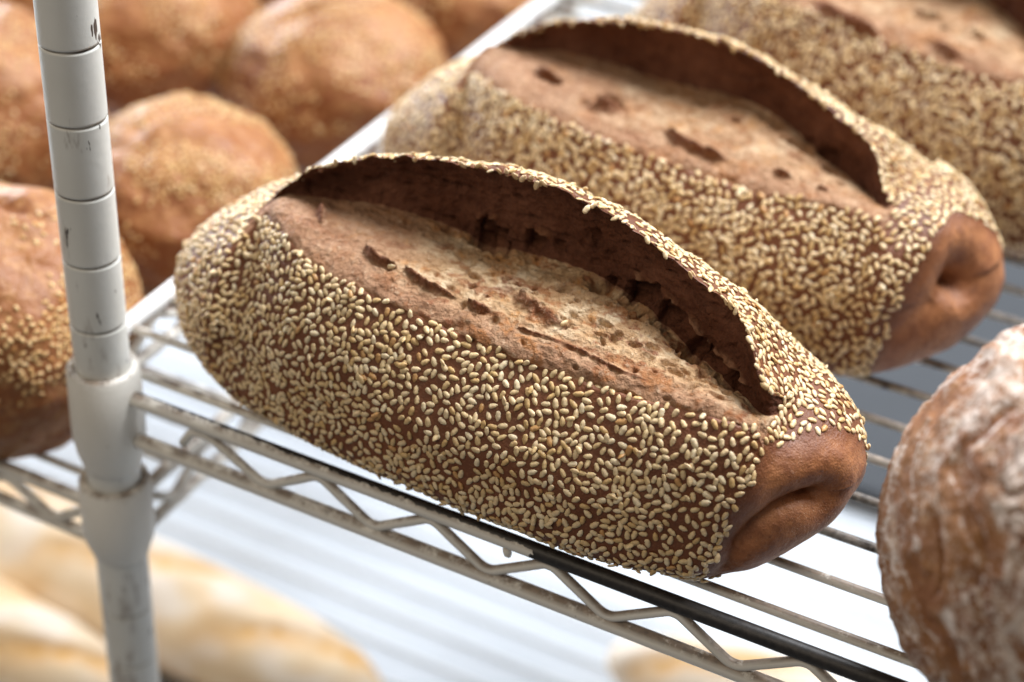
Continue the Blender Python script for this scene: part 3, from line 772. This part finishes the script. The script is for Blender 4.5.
STRANDS1 = [([(106.5, 53.5, 65.5), (110.1, 56, 71), (115.5, 56.8, 72.8), (122.1, 55.3, 69.9), (124.0, 53, 65.5)], 2.6, 0.9), ([(124.5, 55.5, 69.5), (128.6, 56.6, 73.2), (134.6, 56.2, 72.4), (137.6, 54.6, 69.9)], 2.0, 0.8),
            ([(165.3, 52.4, 72.4), (174.4, 51.2, 70.4), (185.5, 49.0, 67.0), (196.6, 44.0, 61.1)], 1.8, 0.8), ([(196, 43.5, 61.0), (205.3, 40.2, 59.5), (213.9, 34.1, 57.8)], 1.6, 0.8)]
def sesame_loaf(loc, rz, label, res, seed, nose, pits, tears, rmin, rmax, n_try, parts, lift=0.0, open_=1.0, sl1=227.7):
    root = tag(empty('sesame_loaf', loc, rz), label, 'bread loaf', 'long sesame loaves on the wire shelf')
    nx = int(520 * res); nA, nF, nW, nB = int(150 * res), int(100 * res), int(46 * res), int(110 * res)
    P0, kind, m = loaf_grid(nx, nA, nF, nW, nB, seed, nose, lift, sl1)
    P, attr = displace_loaf(P0, kind, m, seed, nose, pits, tears, open_, sl1, STRANDS1 if seed == 1 else [])
    K = np.broadcast_to(np.isin(kind, (1, 2))[None], P.shape[:2])
    inner = K & ((m > 0.30) & ((P0[:, 0, 0] < sl1 - 25) | (m > 0.62)))[:, None]
    split_mesh(P, ~inner, attr, CRUST, 'crust', root, True)
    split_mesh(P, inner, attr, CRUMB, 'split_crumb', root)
    rs = np.random.RandomState(100 + seed)
    N = grid_normals(P)
    x, y, z = P[..., 0], P[..., 1], P[..., 2]
    jit = 1.6 * perlin(P / 5.0)
    bare = x > bare_limit(P, seed) + jit
    ok = (~inner) & (~bare) & ~((N[..., 2] < -0.80) & (z < 4))
    pos, nor, tan = scatter(P, N, ok.astype(float), rs, rmin, rmax, n_try)
    # a second, sparse layer of seeds stuck on top of the first
    ex = rs.choice(len(pos), int(0.06 * len(pos)), replace=False)
    sh = rs.normal(size=(len(ex), 3)); sh -= (sh * nor[ex]).sum(1)[:, None] * nor[ex]
    nt = nor[ex] + 0.38 * rs.normal(size=(len(ex), 3)); nt /= np.linalg.norm(nt, axis=1)[:, None]
    pos = np.vstack([pos, pos[ex] + 0.75 * sh + 0.65 * nor[ex]]); nor = np.vstack([nor, nt]); tan = np.vstack([tan, rs.normal(size=(len(ex), 3))])
    # a few loose seeds on the crumb
    if seed == 1:
        for (px, py, pz) in ((96.5, 25.0, 65.0), (156.8, 26.0, 64.2), (205.5, 43.0, 73.5), (208, 42.6, 71.5)):
            dd = ((P - np.array([px, py, pz])) ** 2).sum(-1); q = np.unravel_index(np.argmin(dd), dd.shape)
            pos = np.vstack([pos, P[q] + N[q] * 0.4]); nor = np.vstack([nor, N[q]]); tan = np.vstack([tan, [0.8, 0.5, 0.3]])
    c, s_ = math.cos(-rz), math.sin(-rz); cl = CAM_POS - np.array(loc)
    cl = np.array([c * cl[0] - s_ * cl[1], s_ * cl[0] + c * cl[1], cl[2]])
    add_seeds(root, pos, nor, tan, rs, parts, cl)
    return root

sesame_loaf((0, 0.0010, 0.0006), 0, 'sharply focused long sesame loaf at the front rail, its cut full of torn crumb holes', 1.0, 1, NOSE1, PITS1, TEARS1, 0.80, 0.99, 70000, 300)
sesame_loaf((0.0085, 0.128, 0.0), 0, 'middle sesame loaf, its bare rounded end pinched in with a deep round dent', 0.62, 2, NOSE2, PITS2, TEARS2, 0.82, 1.0, 42000, 300, 6.0, 0.35, 214.0)
sesame_loaf((0.050, 0.262, 0.0), math.radians(-6), 'rearmost sesame loaf, most blurred, cut off by the top of the photo', 0.5, 3, NOSE2, PITS3, TEARS3, 0.84, 1.05, 26000, 0, 5.0, 0.4, 218.0).scale = (1.0, 1.0, 1.14)

# ------------------------------------------------------------------ flour dusted boule at the right
def ball_grid(nu, nv):
    th = np.linspace(0, math.pi, nu + 2)[1:-1]; ph = np.linspace(0, 2 * math.pi, nv, endpoint=False)
    TH, PH = np.meshgrid(th, ph, indexing='ij')
    return np.stack([np.sin(TH) * np.cos(PH), np.sin(TH) * np.sin(PH), np.cos(TH)], -1)
def ball_mesh(name, P, attr, mat):
    nu, nv = P.shape[:2]
    I = np.arange(nu * nv).reshape(nu, nv); J = np.roll(I, -1, 1)
    Q = np.stack([I[:-1], I[1:], J[1:], J[:-1]], -1).reshape(-1, 4)
    n0 = nu * nv
    V = np.vstack([P.reshape(-1, 3), P[0].mean(0), P[-1].mean(0)]) * MM
    A = np.vstack([attr.reshape(-1, 3), attr[0].mean(0), attr[-1].mean(0)])
    fs = Q.tolist() + [(n0, int(a), int(b)) for a, b in zip(I[0], np.roll(I[0], -1))] + [(n0 + 1, int(b), int(a)) for a, b in zip(I[-1], np.roll(I[-1], -1))]
    me = bpy.data.meshes.new(name); me.from_pydata(V.tolist(), [], fs); me.update()
    at = me.attributes.new('mask', 'FLOAT_COLOR', 'POINT')
    c = np.ones((len(V), 4), np.float32); c[:, :3] = A; at.data.foreach_set('color', c.ravel())
    me.polygons.foreach_set('use_smooth', [True] * len(me.polygons)); me.materials.append(mat)
    return me
def mat_boule():
    s = NT('floured_crust'); a, ch = s.mask()
    mid = s.noise(170, 5, 0.65); fine = s.noise(900, 4, 0.7); big = s.noise(30, 3)
    c = s.ramp(big, [(0.3, (0.190, 0.070, 0.026)), (0.7, (0.33, 0.150, 0.055))])
    c = s.mixc(s.maprange(mid, 0.5, 0.7), c, (0.36, 0.175, 0.060))
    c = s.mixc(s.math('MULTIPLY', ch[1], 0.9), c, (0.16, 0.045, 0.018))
    fl = s.math('ADD', ch[0], s.math('MULTIPLY', s.math('SUBTRACT', fine, 0.5), 2.3))
    fl = s.math('ADD', fl, s.math('MULTIPLY', s.math('SUBTRACT', mid, 0.5), 0.8))
    c = s.mixc(s.math('MULTIPLY', s.maprange(fl, 0.28, 0.90), 0.80), c, (0.72, 0.63, 0.56))
    nrm = s.bump(fine, 0.0005, 0.7); nrm = s.bump(mid, 0.0014, 0.6, nrm)
    return s.out(c, 0.72, nrm, 0.3)
def boule():
    D = ball_grid(300, 420)
    rot_ = np.array(Matrix.Rotation(math.radians(-38), 3, 'Y') @ Matrix.Rotation(math.radians(24), 3, 'X'))
    Q = D @ rot_.T
    lon = np.arctan2(Q[..., 1], Q[..., 0]); lat = np.arcsin(np.clip(Q[..., 2], -1, 1))
    warp = fbm(D * 1.7 + 3.3, 3)
    sw = np.stack([np.cos(lon + 1.5 * (lat) + 0.5 * warp) * 3.1 * np.cos(lat), np.sin(lon + 1.5 * lat + 0.5 * warp) * 3.1 * np.cos(lat), lat * 0.9], -1)
    rdg = perlin(sw * 1.15 + 2.0); rdg2 = perlin(sw * np.array([2.2, 2.2, 1.0]) + 9.0)
    fold = 1 - np.abs(perlin(sw * 0.9 + 20)) * 2.4
    crev = smooth(0.84, 0.99, fold) * smooth(-0.25, 0.3, perlin(D * 2.2 + 8))
    leaf = smooth(-0.10, 0.22, rdg2 + 0.35 * perlin(D * 7 + 4))
    n1 = fbm(D * 9, 3); n2 = perlin(D * 30); n3 = fbm(D * 16 + 5, 3)
    r = 61.6 + 1.3 * rdg + 0.8 * leaf + 0.7 * n1 + 0.32 * n2 + 0.22 * perlin(D * 62) - 2.4 * crev
    for (ax_, dp, w_) in (((-0.50, 0.10, 0.86), 5.5, 0.13), ((-0.30, -0.06, 0.95), 5.0, 0.11), ((-0.22, -0.40, 0.89), 4.5, 0.10)):
        a_ = np.array(ax_) / np.linalg.norm(ax_); dv = D - a_
        r = r - dp * np.exp(-((dv[..., 2] * 1.4 + dv[..., 0] * 0.6) / (w_ * 0.5)) ** 2 - ((dv[..., 1]) / (w_ * 1.5)) ** 2) + 1.6 * np.exp(-((np.linalg.norm(dv, axis=-1) - w_ * 1.7) / (w_ * 0.5)) ** 2)
    P = D * r[..., None] * np.array([1.0, 1.0, 1.0])
    lowz = P[..., 2] < -54
    P[..., 2] = np.where(lowz, -54 + (P[..., 2] + 54) * 0.12, P[..., 2])
    attr = np.zeros(P.shape)
    edge = np.exp(-((leaf - 0.5) / 0.22) ** 2)
    attr[..., 0] = np.clip(0.20 + 0.62 * edge + 0.24 * n3 + 0.55 * rdg + 0.40 * smooth(-0.15, 0.6, perlin(sw * np.array([3.0, 3.0, 1.0]) + 15.0)) * (0.55 + 0.6 * perlin(D * 13)) + 0.25 * smooth(0.2, 0.9, D[..., 2]) - 0.5 * crev, 0, 1)
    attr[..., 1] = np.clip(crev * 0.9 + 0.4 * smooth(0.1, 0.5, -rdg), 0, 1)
    o = link('round_boule', ball_mesh('round_boule', P, attr, mat_boule()), None, (0.3245, 0.0222, 0.0555))
    tag(o, 'large round boule at the right edge, rough brown crust streaked with white flour', 'bread loaf')
boule()

# ------------------------------------------------------------------ round rolls on the left shelf
def mat_roll():
    s = NT('golden_roll_crust'); a, ch = s.mask()
    mid = s.noise(60, 4); big = s.noise(16, 3); fine = s.noise(700, 3)
    c = s.ramp(big, [(0.3, (0.180, 0.052, 0.015)), (0.7, (0.31, 0.112, 0.034))])
    c = s.mixc(s.maprange(mid, 0.52, 0.72), c, (0.135, 0.036, 0.011))
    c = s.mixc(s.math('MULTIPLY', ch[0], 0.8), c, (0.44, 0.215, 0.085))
    c = s.mixc(s.math('MULTIPLY', s.maprange(s.noise(230, 3, 0.65), 0.48, 0.64), 0.5), c, (0.48, 0.25, 0.095))
    return s.out(c, 0.52, s.bump(s.noise(300, 3), 0.0016, 0.8, s.bump(mid, 0.0014, 0.6)), 0.4)
ROLL = mat_roll()
def roll(px, r, h, label, seed, n_seed=420, loc=None):
    D = ball_grid(90, 130)
    P = D * np.array([r, r, h])
    w = 1 + 0.07 * fbm(D * 1.5 + seed * 7.7, 2) + 0.02 * perlin(D * 6 + seed)
    P = P * w[..., None]
    ang = seed * 1.3
    q = D[..., 0] * math.cos(ang) + D[..., 1] * math.sin(ang); q2 = -D[..., 0] * math.sin(ang) + D[..., 1] * math.cos(ang)
    cr = np.exp(-((q - 0.12 + 0.1 * np.sin(3 * q2)) / 0.07) ** 2) * smooth(0.3, 0.7, D[..., 2]) * smooth(0.55, 0.1, np.abs(q2))
    P = P - D * (cr * 4.5)[..., None]
    zb = -h * 0.78
    P[..., 2] = np.where(P[..., 2] < zb, zb + (P[..., 2] - zb) * 0.08, P[..., 2])
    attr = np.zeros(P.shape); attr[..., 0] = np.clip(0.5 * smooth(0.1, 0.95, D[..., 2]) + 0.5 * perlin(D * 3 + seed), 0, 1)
    root = tag(empty('round_roll', loc), label, 'bread roll', 'round rolls on the shelf behind the post')
    P[..., 2] -= zb
    link('crust', ball_mesh('roll_crust', P, attr, ROLL), root)
    rs = np.random.RandomState(seed)
    N = grid_normals(P); N = N * np.sign((N * D).sum(-1))[..., None]
    ok = smooth(-0.1, 0.35, D[..., 2]) * smooth(-0.3, 0.25, perlin(D * 1.6 + seed * 3))
    pos, nor, tan = scatter(P, N, ok, rs, 0.75, 1.15, n_seed * 3)
    add_seeds(root, pos[:n_seed], nor[:n_seed], tan[:n_seed], rs, 0, np.array([0, 0, 1.0]), 0.85, 0.9)
    return root

for (loc, r, h, label, seed, ns) in (
    ((-0.0735, 0.0290), 51, 52, 'nearest round roll at the left edge, partly behind the post, speckled with pale seeds', 1, 520),
    ((-0.0735, 0.1450), 49, 43, 'round roll just right of the post, behind the left end of the sharp sesame loaf', 2, 460),
    ((-0.1780, 0.2640), 52, 45, 'round roll at the top beside the post, behind two nearer rolls', 3, 380),
    ((-0.0765, 0.2700), 53, 45, 'round roll with a creased dimple on top, touching the white end rail', 4, 420),
    ((-0.1850, 0.1480), 53, 50, 'round roll cut off by the left edge of the photo, behind the nearest roll', 5, 300),
    ((-0.0750, 0.3900), 55, 46, 'round roll furthest along the white end rail, only its dark lower side in view', 6, 260),
    ((-0.2950, 0.2800), 52, 44, 'round roll in the top left corner, left of the post', 7, 200),
    ((-0.1900, 0.3900), 54, 46, 'round roll in the back row, half hidden behind the dimpled roll', 8, 200)):
    roll(None, r, h, label, seed, int(ns * 1.9), (loc[0], loc[1], ZL + 0.0001))

# ------------------------------------------------------------------ baguettes on the lower shelf
def mat_baguette():
    s = NT('pale_baguette_crust'); a, ch = s.mask()
    mid = s.noise(40, 4); fine = s.noise(300, 3)
    c = s.ramp(mid, [(0.3, (0.80, 0.58, 0.34)), (0.7, (0.88, 0.74, 0.54))])
    c = s.mixc(s.math('MULTIPLY', ch[0], 0.9), c, (0.92, 0.82, 0.70))
    c = s.mixc(s.math('MULTIPLY', ch[1], 0.9), c, (0.74, 0.39, 0.09))
    return s.out(c, 0.6, s.bump(fine, 0.0006, 0.5), 0.3)
BAG = mat_baguette()
def baguette(loc, length, r, rz, label, seed, cuts):
    nx, nv = 220, 72
    t = np.linspace(0, 1, nx + 2)[1:-1]; x = -length / 2 * np.cos(np.pi * (0.35 * t * 1 + 0.65 * t))
    e = np.sqrt(np.clip(1 - np.abs(2 * x / length) ** 4.5, 0.001, 1))
    th = np.linspace(0, 2 * math.pi, nv, endpoint=False)
    X = np.repeat(x[:, None], nv, 1); Y = e[:, None] * r * np.sin(th) * -1.0; Z = e[:, None] * r * 0.86 * -np.cos(th)
    P = np.stack([X, Y, Z], -1); D = P / np.maximum(np.linalg.norm(P * [0, 1, 1], axis=-1, keepdims=True), 1e-6) * [0, 1, 1]
    P = P + D * (1.2 * perlin(P / 25 + seed * 5))[..., None]
    attr = np.zeros(P.shape); top = smooth(-0.1, 0.5, D[..., 2])
    flour = smooth(-0.25, 0.4, perlin(P / 22 + seed)); sc = np.zeros(X.shape); ear = np.zeros(X.shape)
    for i in range(cuts):
        cx = -length / 2 + length * (i + 0.6) / cuts
        u = (X - cx) * 0.93 + P[..., 1] * 0.36 * 1.0; v = P[..., 1] * 0.93 - (X - cx) * 0.36
        k = np.exp(-(v / 7.5) ** 2 - (u / (length / cuts * 0.52)) ** 4) * top
        k = k * (0.75 + 0.5 * perlin(P / 9 + i * 3.3 + seed)); sc = np.maximum(sc, k)
        ear = np.maximum(ear, np.exp(-((v - 9) / 2.6) ** 2 - (u / (length / cuts * 0.45)) ** 4) * top)
    P = P + D * (-2.0 * sc + 1.2 * ear)[..., None]
    zb = -r * 0.68
    P[..., 2] = np.where(P[..., 2] < zb, zb + (P[..., 2] - zb) * 0.1, P[..., 2])
    attr[..., 0] = np.clip(flour * (1 - sc) + ear * 0.3, 0, 1); attr[..., 1] = np.clip(sc + 0.5 * smooth(0.1, -0.5, D[..., 2]), 0, 1)
    I = np.arange(nx * nv).reshape(nx, nv); J = np.roll(I, -1, 1)
    P[..., 2] -= P[..., 2].min()
    fs = np.stack([I[:-1], J[:-1], J[1:], I[1:]], -1).reshape(-1, 4).tolist()
    n0 = nx * nv
    V = np.vstack([P.reshape(-1, 3), P[0].mean(0), P[-1].mean(0)]) * MM
    fs += [(n0, int(b), int(a)) for a, b in zip(I[0], J[0])] + [(n0 + 1, int(a), int(b)) for a, b in zip(I[-1], J[-1])]
    me = bpy.data.meshes.new('baguette'); me.from_pydata(V.tolist(), [], fs); me.update()
    A = np.vstack([attr.reshape(-1, 3), attr[0, :1], attr[-1, :1]])
    at = me.attributes.new('mask', 'FLOAT_COLOR', 'POINT'); c = np.ones((len(V), 4), np.float32); c[:, :3] = A
    at.data.foreach_set('color', c.ravel()); me.polygons.foreach_set('use_smooth', [True] * len(me.polygons)); me.materials.append(BAG)
    o = link('baguette', me, None, loc); o.rotation_euler = (0, 0, rz)
    return tag(o, label, 'baguette', 'baguettes on the lower shelf')
baguette((-0.240, 0.155, ZB + 0.0001), 520, 33, math.radians(-1), 'blurred pale baguette running behind the foot of the post on the lower shelf', 1, 5)
baguette((-0.320, 0.093, ZB + 0.0001), 500, 31, math.radians(-1), 'blurred pale baguette at the bottom left corner, in front of the other one', 2, 5)
baguette((0.330, 0.245, ZB + 0.0001), 460, 32, math.radians(2), 'blurred golden baguette seen through the shelf wires below the bare end of the sharp loaf', 3, 5)
